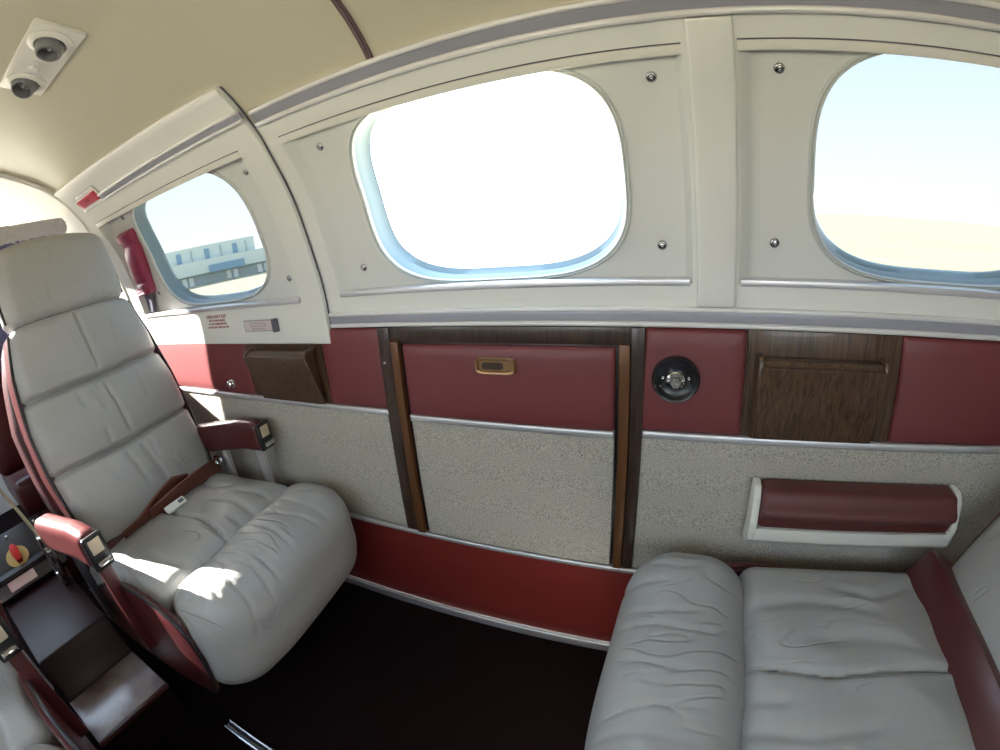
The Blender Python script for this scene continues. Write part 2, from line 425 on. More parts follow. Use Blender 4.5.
# ceiling, opposite wall, rear bulkhead, cockpit
V, F = extr('c', arch_full, XF, XB, None, 10)
ceil = pyd('ceiling', V, F, 'headliner'); tag(ceil, kind='structure')
parts = [extr('w', [(.10 - y, z) for y, z in low], XF, XB, None, 10)]
xs = [XF, -1.10, -.06, .985]
for k, (a, b) in enumerate(zip(xs, xs[1:])):
    cx = (a + b) / 2; LL = [(a, b)]
    A = rect_loop(a, b, SILL, HEAD); B = sup_loop(cx, 1.20, min(.36, (b - a) / 2 - .06), .20)
    v, f = loft([on(A, 0), on(B, 0), on(B, -.07)]); parts.append(([mir(p) for p in v], f))
v, f = slab(.985, XB, SILL, HEAD, -.01, 0., .002, 4, 8, mirror=True); parts.append((v, f))
V, F = merge(parts); wl = pyd('wall_left', V, F, 'cream'); tag(wl, kind='structure')
def ring_yz(scale=1.):
    pts = [(y, z) for y, z in low] + [(float(prof_y(z)), z) for z in np.linspace(SILL, HEAD, 12)[1:-1]] + arch_full
    return pts + [(.10 - y, z) for y, z in ([(float(prof_y(z)), z) for z in np.linspace(SILL, HEAD, 12)[1:-1]][::-1] + low[::-1])]
RY = ring_yz()
wb = pyd('wall_back', [(XB, y, z) for y, z in RY], [tuple(range(len(RY)))], 'cream', smooth=False); tag(wb, kind='structure')
# cockpit: arch frame, tapering nose with a wide windscreen and side windows
def nose(x, s, zc=.95, top=1.): return [(x, .05 + (y - .05) * s, (zc + (z - zc) * top if z > zc else z)) for y, z in RY]
n = len(RY)
secs = [nose(XF, 1.), nose(-2.35, .97, top=.98), nose(-2.62, .93, top=.93), nose(-3.05, .84, top=.62), nose(-3.25, .78, top=.25), nose(-3.6, .70, top=.05)]
V, F = loft([list(s) for s in secs]); Fk = []
for q in F:
    c = np.mean([V[i] for i in q], axis=0); k = q[0] // n
    wind = (k in (2, 3) and c[2] > .98)                        # windscreen
    side = (k == 1 and c[1] > 0 and 1.02 < c[2] < 1.42 and abs(c[1] - .05) > .45)
    if abs(q[0] % n - q[1] % n) > 2: continue
    if not (wind or side): Fk.append(q)
Fk.append(tuple(range(5 * n, 6 * n)))
wf = pyd('wall_front', V, Fk, 'white'); tag(wf, kind='structure')
bm = bmesh.new(); box(bm, (-2.85, .05, .97), (.22, 1.38, .49), .03, seg=3); obj('sunblock_glareshield', bm, 'blackmetal', wf)  # unseen block, added to keep the sun off the aisle floor
A = [(XF - .002, .05 + (y - .05), z) for y, z in RY if z > .3]
bm = bmesh.new(); tube(bm, [(XF, .05 + (y - .05) * .992, .3 + (z - .3) * .995) for y, z in RY if z > .34], .011, 8); a_ = obj('trim_1', bm, 'cream'); tag(a_, kind='structure')
FLY = [(-.75, 0), (.84, 0)]
V, F = extr('f', FLY, -3.6, XB, None, 4); fl = pyd('floor', V, F, 'carpet', smooth=False); tag(fl, kind='structure')

# curtain rails above and below the windows
def rail(name, x0, x1, z0, z1, off=0., top=True):
    t = thing(name, None, None, kind='structure'); h = z1 - z0
    wslab('groove', 'railgrey', t, x0, x1, z0 + h * .2, z1 - h * .2, off, off + .007, .002, 30, 3)
    wslab('lip', 'railwhite', t, x0, x1, z0, z0 + h * .27, off, off + .013, .005, 30, 3)
    wslab('lip', 'railwhite', t, x0, x1, z1 - h * .25, z1, off, off + .012, .004, 30, 3)
    return t
rail('trim_2', -.838, XB, 1.4235, 1.460)
rail('trim_3', -.843, XB, .9185, .957)
rail('trim_4', -1.695, -.852, 1.447, 1.4735, .014)
# seam strip across the headliner
V, F = [], []
sp = [(y, z) for y, z in arch_full if z > 1.455]
def ceil_n(i):
    a = np.array(sp[max(i - 1, 0)]); b = np.array(sp[min(i + 1, len(sp) - 1)]); t = (b - a) / np.linalg.norm(b - a); return np.array([-t[1], t[0]]) * (-1 if (-t[1] * (0.05 - a[0]) + t[0] * (1. - a[1])) < 0 else 1)
parts = []
for x, w, h, mm in ((-.496, .013, .005, 'strip'),):
    V, F = [], []; pr = [(-w / 2, -.001), (-w / 2, h), (-w / 6, h * .7), (-w / 7, h * 1.3), (w / 7, h * 1.3), (w / 6, h * .7), (w / 2, h), (w / 2, -.001)]
    for i, (y, z) in enumerate(sp):
        nn = ceil_n(i)
        for dx, dh in pr: V.append((x + dx, y + nn[0] * dh, z + nn[1] * dh))
    K = len(pr)
    for i in range(len(sp) - 1):
        for k in range(K - 1): F.append((i * K + k, i * K + k + 1, (i + 1) * K + k + 1, (i + 1) * K + k))
    F.append(tuple(range(K)))
    tag(pyd('trim_5', V, F, mm), kind='structure')

# lower side wall: kick panel, floor trim, rails
bb = thing('baseboard_right', None, None, kind='structure')
wslab('kick_panel', 'kick', bb, -1.98, 2.2, .028, .322, -.006, .001, .002, 20, 6)
wslab('floor_trim', 'silver', bb, -1.98, 2.2, .0, .030, -.006, .010, .004, 20, 3)
wslab('floor_trim_lip', 'railwhite', bb, -1.98, 2.2, .030, .037, -.006, .007, .002, 20, 1)
wslab('upper_trim', 'silver', bb, -1.98, 2.2, .320, .334, -.006, .014, .004, 20, 2)
for y, nm in ((.19, 'trim_6'),):
    bm = bmesh.new(); box(bm, (-.35, y, .004), (1.3, .030, .008), .002); box(bm, (-.35, y - .011, .010), (1.3, .006, .008), .002); box(bm, (-.35, y + .011, .010), (1.3, .006, .008), .002)
    tag(obj(nm, bm, 'steel'), kind='structure')

# ------------------------------------------------------------------ things on the lower wall
def pad_panel(name, label, cat, m, *a, **k): return tag(wslab(name, m, None, *a, **k), label, cat)
GL = 'burgundy leather wall panels'
pad_panel('leather_panel', 'sunlit burgundy leather wall panel behind the seat, forward of the walnut bin', 'wall panel', 'redwall', -1.975, (-1.243, -1.247), .704, .906, 0., .010, .010, 8, 8, puff=.003)
pad_panel('leather_panel', 'narrow burgundy leather wall panel between walnut bin and folding table', 'wall panel', 'redwall', -.893, (-.692, -.688), .704, .917, 0., .010, .010, 8, 8, puff=.003)
lp3 = pad_panel('leather_panel', 'burgundy leather wall panel carrying the round black socket', 'wall panel', 'redwall', (-.083, -.072), (.124, .121), .704, .917, 0., .010, .010, 8, 8, puff=.003)
pad_panel('leather_panel', 'burgundy leather wall panel at the right edge, aft of the walnut pocket', 'wall panel', 'redwall', (.433, .427), 1.25, .704, .917, 0., .010, .010, 8, 8, puff=.003)
pad_panel('tweed_panel', 'speckled tweed lower wall panel beside the facing seat, left of the folding table', 'wall panel', 'tweed', -1.975, (-.709, -.690), .335, .690, 0., .006, .004, 12, 8)
pad_panel('tweed_panel', 'speckled tweed lower wall panel behind the white wall armrest', 'wall panel', 'tweed', (-.082, -.076), 1.8, .335, .690, 0., .006, .004, 12, 8)
for x0, x1, l in ((-1.975, -.691, 'silver trim strip over the tweed left of the folding table'), (-.074, 1.8, 'silver trim strip over the tweed right of the folding table')):
    tag(wslab('trim_strip', 'silver', None, x0, x1, .688, .705, -.002, .013, .005, 20, 2), l, 'trim strip')

def wood_panel(x0, x1, label): return pad_panel('wood_panel', label, 'wall panel', 'walnut', x0, x1, .705, .9175, 0., .005, .002, 4, 4)
wood_panel((-1.241, -1.245), (-.895, -.897), 'walnut veneer wall panel behind the forward bin, below the exit window')
wood_panel((.126, .123), (.431, .424), 'walnut veneer wall panel behind the aft pocket, right of the round socket')

def pocket(label, xa, xb, zt, zb, dep, depb, yb, flare):
    """hinged bin: deep at its top, shallow at its foot; xa..xb along the wall."""
    t = thing('storage_bin', label, 'storage bin', ((xa + xb) / 2, yb, zb), 0., 'walnut storage bins on the side wall')
    cx = (xa + xb) / 2; hw = (xb - xa) / 2
    def Q(x, z, o): return (x - cx, -o, z - zb)
    bm = bmesh.new()                                   # body behind the lid
    poly = [Q(cx - hw + .004, zb, 0), Q(cx - hw + .004, zt, 0), Q(cx - hw + .004, zt, dep * .55), Q(cx - hw + .004, zt - .012, dep * .86), Q(cx - hw + .004, zb, depb * .7)]
    prism(bm, poly, (2 * hw - .008, 0, 0), .002); obj('body', bm, 'walnut', t)
    # front lid with a raised rim
    bm = bmesh.new()
    top = Vector(Q(cx, zt - .008, dep)); bot = Vector(Q(cx, zb + .002, depb)); up = (top - bot); hl = up.length / 2; up.normalize()
    rot = Matrix((Vector((1, 0, 0)), up, Vector((1, 0, 0)).cross(up))).transposed()
    box(bm, (0, 0, 0), (2 * hw, 2 * hl, .010), .003)
    bmesh.ops.rotate(bm, cent=(0, 0, 0), matrix=rot, verts=bm.verts); bmesh.ops.translate(bm, vec=(top + bot) / 2, verts=bm.verts)
    lid = obj('lid', bm, 'walnut', t)
    for s in (-1, 1):                                  # rounded side rims
        bm = bmesh.new(); tube(bm, [Vector(Q(cx + s * hw, zt + .004, .004)), Vector(Q(cx + s * hw, zt + .003, dep * .7)), top + Vector((s * hw, .004, .002)), bot + Vector((s * hw, .003, 0))], .0055, 8)
        obj('rim', bm, 'walnut', t)
    return t
pocket('closed walnut storage bin below the exit hatch, near the facing seat', -1.178, -.915, .862, .706, .050, .012, .8465, 0)
pocket('closed walnut storage bin right of the round socket, above the white armrest', .146, .385, .868, .706, .034, .010, .8465, 0)
bm = bmesh.new(); p = W(-1.352, .742, .010); lathe(bm, [(0, .0), (.016, .0), (.016, .004), (.011, .010), (.012, .016), (.008, .020), (0, .020)], p, (0, -1, 0), 24)
tag(obj('wall_button', bm, 'chrome'), 'small chrome knob on the sunlit leather panel beside the walnut bin', 'knob')

# round socket
s = thing('wall_socket', 'round black oxygen socket with chrome centre on burgundy leather', 'socket', W(-.0105, .8185, .010))
bm = bmesh.new(); lathe(bm, [(0, .004), (.018, .004), (.032, .006), (.037, .010), (.040, .014), (.044, .015), (.0465, .010), (.047, 0)], (0, 0, 0), (0, -1, 0), 48); obj('bezel', bm, 'black', s)
bm = bmesh.new(); lathe(bm, [(.0175, .003), (.0175, .011), (.0145, .013), (.0135, .008), (.0, .008)], (0, 0, 0), (0, -1, 0), 36); obj('collar', bm, 'chrome', s)
bm = bmesh.new(); lathe(bm, [(.0125, .006), (.0125, .018), (.010, .021), (.005, .021), (.004, .017), (0, .017)], (.0, 0, -.003), (0, -1, 0), 6); obj('nozzle', bm, 'chrome', s)
for dx in (-.025, .025):
    bm = bmesh.new(); lathe(bm, [(.0035, .003), (.0035, .007), (.002, .0085), (0, .007)], (dx, 0, .003), (0, -1, 0), 14); obj('screw', bm, 'chrome', s)

# folding table stowed in the wall
ft = thing('folding_table', 'burgundy and tweed folding table stowed in its walnut framed wall slot', 'folding table', (-.38, .85, .335))
o_ = Vector((.38, -.85, -.335))
def tslab(name, m, *a, parent=ft, **k):
    V, F = slab(*a, **k); V = [tuple(Vector(v) + o_) for v in V]; return pyd(name, V, F, m, parent)
fr = tslab('frame', 'darkwood', -.690, -.072, .880, .9178, 0., .008, .002, 8, 2)
tslab('frame', 'darkwood', (-.708, -.690), (-.672, -.655), .336, .9178, 0., .012, .002, 2, 8)
tslab('frame', 'darkwood', (-.104, -.098), (-.081, -.070), .336, .9178, 0., .012, .002, 2, 8)
tslab('backing', 'black', (-.68, -.66), (-.10, -.09), .336, .90, -.002, .003, .001, 4, 4)
tslab('track', 'bronze', (-.668, -.652), (-.646, -.630), .336, .884, 0., .018, .002, 2, 8)
tslab('track', 'bronze', (-.126, -.121), (-.106, -.099), .336, .884, 0., .018, .002, 2, 8)
leafL = lambda z: -.634 + (z - .335) / .54 * .012
leaf = tslab('leaf', 'redwall', (leafL(.700) + .000, leafL(.877)), (-.1315, -.128), .698, .877, .002, .016, .010, 14, 10, puff=.003)
tslab('tweed_face', 'tweed', (leafL(.335), leafL(.684)), (-.1345, -.1315), .337, .684, .002, .011, .003, 10, 8)
tslab('trim', 'silver', (leafL(.684), leafL(.70)), (-.1315, -.1312), .683, .700, .002, .018, .004, 12, 2)
# pull cup: oval rim round a hollow
CH = (-.382, .834); P0 = [(CH[0] + a * s_ * .047, CH[1] + b * s_ * .019) for a, b in UL for s_ in [(abs(a) ** 5 + abs(b) ** 5) ** -.2]]
sc_ = lambda L, k, j: [(CH[0] + (x - CH[0]) * k, CH[1] + (z - CH[1]) * j) for x, z in L]
V, F = loft([on(P0, .012), on(P0, .024), on(sc_(P0, .95, .90), .027), on(sc_(P0, .86, .70), .026), on(sc_(P0, .82, .60), .0215)], True)
V = [tuple(Vector(v) + o_) for v in V]; pc = pyd('pull_cup', V, F, 'brass', leaf)
P1 = sc_([(x - .012, z - .001) for x, z in P0], .52, .42); V, F = loft([on(P1, .020), on(P1, .0225)], True); V = [tuple(Vector(v) + o_) for v in V]; pyd('recess', V, F, 'darkwood', pc)  # dark plate standing in for shade inside the cup

# white wall armrest with a burgundy pad
wa = thing('padded_arm_tray', 'white wall armrest with burgundy pad on the tweed panel', 'armrest', (.40, .845, .44))
Q = lambda x, y, z: (x - .40, y - .845, z - .44)
def arm_sec(x): return [Q(x, .8365, .470), Q(x, .800, .482), Q(x, .782, .500), Q(x, .778, .533), Q(x, .790, .533), Q(x, .800, .518), Q(x, .8365, .518)]
bm = bmesh.new(); prism(bm, arm_sec(.175), (.435, 0, 0), .004)
for xx in (.160, .600):
    poly = [Q(xx, .8365, .470), Q(xx, .800, .482), Q(xx, .782, .500), Q(xx, .775, .545), Q(xx, .790, .600), Q(xx, .806, .618), Q(xx, .8365, .620)]
    prism(bm, poly, (.016, 0, 0), .004)
obj('tray', bm, 'white', wa)
def ad(P, U):
    P = P.copy(); z = P[:, 2]; P[:, 1] -= .014 * np.exp(-((z - .005) / .016) ** 2) * (P[:, 1] < 0); P[:, 1] += np.clip(z, 0, 1) * .25 - np.clip(-z, 0, 1) * -.15
    return P
P, F = cushion((40, 10, 14), (.2115, .028, .044), .012, ad); P += np.array(Q(.388, .800, .577)); pyd('pad', P, F, 'redpad', wa)

# ------------------------------------------------------------------ exit hatch fittings
hc = thing('handle_cover', 'red vinyl cover over a grey handle between facing seat and exit window', 'handle cover', W(-1.80, 1.20, -.02))
h0 = Vector(hc.location)
def HP(x, z, off): return Vector(W(x, z, off)) - h0
def hx(z): return -1.818 + (z - 1.2) * .245
V, F = [], []
secs = [(1.322, .060, .024), (1.318, .066, .030), (1.300, .066, .032), (1.285, .058, .024), (1.272, .057, .023), (1.25, .062, .032), (1.18, .060, .036), (1.14, .056, .032), (1.128, .054, .028), (1.115, .058, .034), (1.09, .057, .032), (1.082, .053, .028)]
L3 = []
for z, hw, th in secs:
    x = hx(z); ring = []
    for a in np.linspace(0, PI, 13): ring.append(HP(x - hw * math.cos(a) * (abs(math.cos(a)) ** -.35 if abs(math.cos(a)) > .05 else 1), z, -.024 + th * 1.25 * math.sin(a) ** .6))
    L3.append([tuple(r) for r in ring])
V = [p for L in L3 for p in L]; n_ = 13; F = []
for k in range(len(L3) - 1):
    for i in range(n_ - 1): F.append((k * n_ + i, k * n_ + i + 1, (k + 1) * n_ + i + 1, (k + 1) * n_ + i))
F.append(tuple(range(n_))); F.append(tuple(range((len(L3) - 1) * n_, len(L3) * n_)))
pyd('cover', V, F, 'redplastic', hc)
bm = bmesh.new(); ribbon(bm, [HP(hx(z) + .012, z, -.005) for z in (1.10, 1.07, 1.04, 1.012)], (1, 0, 0), [.050, .052, .046, .034], .014); obj('handle', bm, 'greyhandle', hc)
def text(s, size, m, mtx, parent, name='lettering', ext=.0004):
    c = D.curves.new(name, 'FONT'); c.body = s; c.size = size; c.align_x = 'CENTER'; c.align_y = 'CENTER'; c.extrude = ext
    c.materials.append(M[m]); tmp = D.objects.new(name, c); COL.objects.link(tmp); bpy.context.view_layer.update()
    me = D.meshes.new_from_object(tmp.evaluated_get(bpy.context.evaluated_depsgraph_get())); D.objects.remove(tmp)
    o = D.objects.new(name, me); COL.objects.link(o); o.parent = parent; o.matrix_local = mtx; return o
def face_wall(p, z, tilt=0.):
    """matrix that lays text on the right wall, read from inside the cabin."""
    s = float(prof_y(z + .01) - prof_y(z - .01)) / .02; up = Vector((0, s, 1)).normalized(); x = Vector((1, 0, 0)); nn = x.cross(up)
    m = Matrix((x, up, nn)).transposed().to_4x4(); m = m @ Matrix.Rotation(tilt, 4, 'Z'); m.translation = p; return m
for i, sx in enumerate(('PULL COVER', 'DOWN AND', 'TURN HANDLE')):
    text(sx, .011, 'whitetext', face_wall(HP(hx(1.105) + .004, 1.116 - i * .0115, .025), 1.10, R(5)), hc)

es = thing('exit_sign', 'small red exit sign lens in a white frame at the front end of the rail', 'sign', W(-1.80, 1.471, .014)); e0 = Vector(es.location)
def sslab(name, m, par, org, *a, **k):
    V, F = slab(*a, **k); V = [tuple(Vector(v) - org) for v in V]; return pyd(name, V, F, m, par)
sslab('rim', 'railgrey', es, e0, (-1.909, -1.879), (-1.676, -1.686), 1.4455, 1.5045, .013, .0162, .001, 6, 3)
sslab('frame', 'white', es, e0, (-1.905, -1.875), (-1.680, -1.690), 1.448, 1.502, .013, .018, .002, 6, 3)
sslab('lens', 'redlight', es, e0, (-1.882, -1.890), (-1.696, -1.704), 1.460, 1.491, .016, .0245, .002, 6, 3)
text('EXIT', .020, 'redtext', face_wall(Vector(W(-1.79, 1.4755, .0250)) - e0, 1.47), es)

tx = thing('exit_lettering', 'red emergency exit lettering on the cream hatch below the window', 'lettering', W(-1.355, .953, .0145)); t0_ = Vector(tx.location)
for i, (sx, sz_) in enumerate((('EMERGENCY EXIT', .0150), ('PULL DOWN HANDLE', .0098), ('AT TOP WINDOW PULL', .0102), ('IN AND PUSH WINDOW OUT', .0092))):
    zz = .9700 - i * .0112 - (.002 if i else 0); text(sx, sz_, 'redtext', face_wall(Vector(W(-1.355, zz, .0146)) - t0_, zz), tx)
pl = thing('placard', 'framed instruction placard on the cream hatch, beside the red lettering', 'placard', W(-1.13, .93, .0145)); p0_ = Vector(pl.location)
sslab('frame', 'railgrey', pl, p0_, -1.204, -1.048, .9165, .9515, .0135, .018, .001, 4, 2)
sslab('plate', 'placard', pl, p0_, -1.200, -1.060, .9190, .9485, .016, .0192, .001, 4, 2)
sslab('end_clip', 'greyhandle', pl, p0_, -1.056, -1.042, .9155, .9540, .0135, .030, .002, 2, 3)
for i, sx in enumerate(('PULL HANDLE TO RELEASE', 'PUSH WINDOW OUTWARD', 'KEEP CLEAR OF HATCH')):
    zz = .9415 - i * .008; text(sx, .0062, 'greytext', face_wall(Vector(W(-1.132, zz, .0195)) - p0_, zz), pl)

# ------------------------------------------------------------------ overhead air outlets
cn = Vector((0, -.24, -.97)).normalized()
vu = thing('overhead_vent_panel', 'white overhead panel with two eyeball air outlets on the ceiling', 'vent panel', (-1.131, .330, 1.669))
ux = Vector((1, 0, 0)); uy = cn.cross(ux).normalized()
RM = Matrix((ux, uy, cn)).transposed()
bm = bmesh.new(); box(bm, (0, 0, .003), (.325, .112, .012), .005); bmesh.ops.rotate(bm, cent=(0, 0, 0), matrix=RM, verts=bm.verts); obj('plate', bm, 'white', vu)
for dx, tilt in ((.098, (.10, -.25, -1)), (-.104, (.35, -.55, -1))):
    c = RM @ Vector((dx, .0, .006))
    bm = bmesh.new(); lathe(bm, [(.050, 0), (.050, .006), (.044, .010), (.036, .011), (.031, .006), (.030, .0)], c, cn, 40); v_ = obj('bezel', bm, 'white', vu)
    bm = bmesh.new(); lathe(bm, [(.031, -.006), (.031, .010), (.029, .026), (.027, .031), (.023, .032), (.021, .027), (.019, .010), (0, .010)], c, Vector(tilt), 36); e_ = obj('eyeball', bm, 'eyegrey', vu)
    bm = bmesh.new(); lathe(bm, [(.0, .008), (.005, .010), (.005, .018), (.003, .022), (0, .022)], c, Vector(tilt), 14); obj('nozzle_pin', bm, 'silver', e_)
c = RM @ Vector((-.004, .004, .006))
bm = bmesh.new(); lathe(bm, [(.017, 0), (.017, .004), (.008, .006), (.008, .014), (.013, .016), (.012, .022), (0, .023)], c, cn, 24); obj('knob', bm, 'railwhite', vu)

# ------------------------------------------------------------------ cabin seats
def make_seat(label, C, rot, lean=15., arms=('wall', 'aisle'), gap=0., pipe_m='piping', bw=.030, ws=1, group='grey leather cabin seats'):
    """local axes: x forward, y sideways, z up; origin on the floor under the middle of the cushion."""
    t = thing('cabin_seat', label, 'seat', (C[0], C[1], 0), rot, group)
    # cushion: rear pad with a centre seam, creases running to the seam
    def dpad(P, U):
        P = P.copy(); top = np.clip((P[:, 2] + .02) / .06, 0, 1); xy = P[:, :2]
        u, w = P[:, 0] / .199, P[:, 1] / .28
        P[:, 2] += top * (.024 * (1 - np.clip(np.abs(u), 0, 1) ** 2.2) * (1 - np.clip(np.abs(w), 0, 1) ** 3) - .004)
        c = crease(xy, [(-.20, -.01), (-.05, .0), (.06, .012), (.23, -.02)], .013, .0065)
        for ln, dd, wd in (([(.22, .10), (.10, .12), (-.02, .10)], .007, .012), ([(.22, .17), (.12, .19), (.04, .165)], .006, .010), ([(.20, -.14), (.08, -.16), (-.08, -.13)], .008, .014),
                           ([(-.20, .20), (-.08, .16), (.02, .20)], .009, .014), ([(-.16, -.22), (-.06, -.17), (.03, -.20)], .008, .012), ([(.22, .05), (.12, .06)], .006, .010), ([(.10, -.06), (-.02, -.07), (-.12, -.05)], .006, .016)):
            c = np.maximum(c, crease(xy, ln, dd, wd))
        P[:, 2] -= top * c
        P[:, 2] += top * .004 * np.sin(P[:, 0] * 31 + 2 * np.sin(P[:, 1] * 17)) * np.cos(P[:, 1] * 23 + 1.3)
        P[:, 1] *= 1 + .06 * np.clip(P[:, 2] / .06, -1, 1) * 0
        return P
    P, F = cushion((90, 100, 16), (.199, .280, .085), .040, dpad); P += np.array([-.124, 0, .383]); cu = pyd('cushion', P, F, 'grey', t)
    def dbol(P, U):
        P = P.copy(); w = P[:, 1] / .281; ang = np.arctan2(P[:, 2], P[:, 0])
        sc = 1 + .03 * (1 - np.abs(w) ** 3)
        P[:, 2] *= sc
        fr_ = np.clip((P[:, 0] + .06) / .19, 0, 1)
        P[:, 0] -= fr_ * np.where(w * ws > 0, .020, .055) * np.abs(w) ** 3                               # rounded front corners
        P[:, 0] -= .045 * np.clip(-P[:, 2] / .14, 0, 1) ** 1.6                  # front face tucks under
        a2 = np.stack([ang * .12, P[:, 1]], 1); c = np.zeros(len(P)); r2 = random.Random(3)
        for y0 in (-.26, -.235, -.20, -.15, -.10, -.04, .03, .08, .14, .19, .225, .26):
            s0 = r2.uniform(.16, .24); L_ = r2.uniform(.07, .16); c = np.maximum(c, crease(a2, [(s0, y0 + r2.uniform(-.01, .01)), (s0 - L_ * .5, y0 + r2.uniform(-.02, .02)), (s0 - L_, y0 + r2.uniform(-.04, .04))], r2.uniform(.002, .005), r2.uniform(.004, .008)))
        n2 = np.stack([P[:, 0], np.zeros(len(P)), P[:, 2]], 1); n2 /= np.maximum(np.linalg.norm(n2, axis=1), 1e-6)[:, None]
        P -= n2 * c[:, None]
        P[:, 2] += .004 * np.sin(P[:, 1] * 29 + 1) * np.clip(P[:, 2] / .1, 0, 1)
        return P
    P, F = cushion((52, 120, 52), (.126, .283, .163), (.100), dbol); P[:, 2] += .012 * np.clip(P[:, 1] * ws / .281, -.3, 1) * (P[:, 2] > 0); P[:, 1] += ws * .018 * np.clip(P[:, 1] * ws / .281, 0, 1); P += np.array([.180, 0, .326]); bo = pyd('front_bolster', P, F, 'grey', t)
    # red side shells with piping along the cushion's lower edge
    for s in (-1, 1):
        far = s == ws; dz = -.055 if far else 0.; du = .03 if far else 0.; ww = .294 if far else .293
        pipe = [(-.35, .355 + dz), (-.10, .476 + dz), (-.02, .486 + dz), (.06, .488 + dz), (.125 + du, .472 + dz), (.168 + du, .445 + dz), (.190 + du, .40 + dz), (.190 + du, .335), (.168 + du, .255), (.128 + du, .178)]
        bm = bmesh.new()
        prism(bm, [(a, s * ww - (.020 if s > 0 else 0), b) for a, b in pipe + [(-.02, .178), (-.17, .192), (-.30, .232), (-.35, .30)]], (0, .020, 0), .004); sh = obj('side_shell', bm, 'redseat', t)
        bm = bmesh.new(); tube(bm, [(a, s * (ww - .003), b + .003) for a, b in pipe], .0055, 8); obj('piping', bm, pipe_m, sh)
    # under-frame
    bm = bmesh.new(); box(bm, (-.09, 0, .245), (.40, .50, .12), .02); obj('pan', bm, 'darkseat', t)
    bm = bmesh.new(); box(bm, (-.10, 0, .105), (.26, .30, .21), .02); obj('pedestal', bm, 'carpet', t)
    # back: local frame leaning by `lean`
    bt = D.objects.new('backrest', None); COL.objects.link(bt); bt.parent = t; bt.location = (-.305 - gap, bw, .445); bt.rotation_euler = (0, -R(lean), 0)
    bt.empty_display_size = .05
    def half_w(z):    # half width of the back at height z along it
        return float(np.interp(z, [-.02, .10, .25, .40, .55, .68, .70], [.235, .258, .268, .262, .240, .205, .200]))
    def dback(P, U):
        P = P.copy(); z = P[:, 2] + .335; hw = np.interp(z, [-.02, .10, .25, .40, .55, .68, .72], [.235, .258, .268, .262, .240, .208, .196]); P[:, 1] *= hw / .26
        w = P[:, 1] / hw; fr_ = np.clip((P[:, 0] + .01) / .04, 0, 1)
        seams = [.245, .460]
        g = sum(np.exp(-((z - s_ - .012 * np.abs(w)) / .0085) ** 2) for s_ in seams); g2 = sum(np.exp(-((z - s_) / .05) ** 2) for s_ in seams)
        w = P[:, 1] / hw
        puff = .034 * (1 - np.abs(w) ** 3.5)
        P[:, 0] += fr_ * (puff - .026 * g * (1 - .2 * np.abs(w)) - .013 * g2)
        yz = np.stack([P[:, 1], z], 1); c = crease(yz, [(-.01, .69), (0, .55), (.004, .47)], .010, .006)
        c = np.maximum(c, crease(yz, [(.0, .45), (.012, .36), (.016, .27)], .011, .006)); c = np.maximum(c, crease(yz, [(.03, .235), (.04, .14), (.05, .03)], .006, .011))
        for ln, dd in (([(-.09, .455), (-.085, .39)], .005), ([(-.04, .455), (-.03, .36)], .005), ([(.07, .46), (.075, .53)], .006), ([(.13, .455), (.12, .34)], .004), ([(-.12, .24), (-.09, .17)], .004),
                       ([(.09, .62), (.085, .50)], .005), ([(-.06, .245), (-.055, .32)], .004), ([(.06, .24), (.055, .15)], .004), ([(-.03, .24), (-.01, .10)], .005)):
            c = np.maximum(c, crease(yz, ln, dd, .009))
        P[:, 0] -= fr_ * c
        return P
    P, F = cushion((14, 96, 140), (.060, .26, .345), .035, dback); P += np.array([-.045, 0, .335]); pyd('back_cushion', P, F, 'greyback', bt)
    def dhead(P, U):
        P = P.copy(); w = P[:, 1] / .19; fr_ = np.clip((P[:, 0] + .01) / .04, 0, 1)
        P[:, 0] += fr_ * .020 * (1 - np.abs(w) ** 3); P[:, 2] += np.clip(P[:, 2] / .11, 0, 1) * .014 * (1 - np.abs(w) ** 2)
        P[:, 1] *= 1 - .07 * np.clip(P[:, 2] / .12, 0, 1)
        yz = P[:, 1:]; c = crease(yz, [(.06, -.10), (.055, -.02)], .003, .008); c = np.maximum(c, crease(yz, [(.10, -.11), (.09, -.03)], .003, .008)); P[:, 0] -= fr_ * c
        return P
    P, F = cushion((14, 44, 34), (.062, .204, .120), .042, dhead); P += np.array([-.033, 0, .795]); pyd('headrest', P, F, 'greyback', bt)
    # side gusset, piping and dark shell behind
    zz = list(np.linspace(-.01, .665, 18))
    for s in (-1, 1):
        bm = bmesh.new(); rows = []
        for z in zz:
            hw = half_w(z); rows.append([bm.verts.new((x, s * (hw + e), z)) for x, e in ((-.015, .003), (-.05, .006), (-.10, .002), (-.10, -.02), (-.015, -.02))])
        for a, b in zip(rows, rows[1:]):
            for k in range(5): bm.faces.new((a[k], a[(k + 1) % 5], b[(k + 1) % 5], b[k]))
        bm.faces.new(rows[0]); bm.faces.new(rows[-1]); gs = obj('side_gusset', bm, 'redseat', bt)
        bm = bmesh.new(); tube(bm, [(-.008, s * (half_w(z) + .002), z) for z in zz], .005, 8); obj('piping', bm, pipe_m, bt)
        bm = bmesh.new(); tube(bm, [(-.012, s * (.205 - .014 * max(0, (z - .76) / .11)), z) for z in np.linspace(.70, .885, 8)], .0045, 8); obj('head_piping', bm, pipe_m, bt)
    def dshell(P, U):
        P = P.copy(); z = P[:, 2] + .36; hw = np.interp(z, [0, .1, .25, .45, .6, .72], [.235, .262, .275, .27, .235, .19]); P[:, 1] *= hw / .26
        P[:, 0] -= .035 * (1 - (P[:, 1] / hw) ** 2) * (P[:, 0] < 0); return P
    P, F = cushion((8, 20, 24), (.060, .265, .37), .03, dshell); P += np.array([-.150, 0, .33]); pyd('back_shell', P, F, 'darkseat', bt)
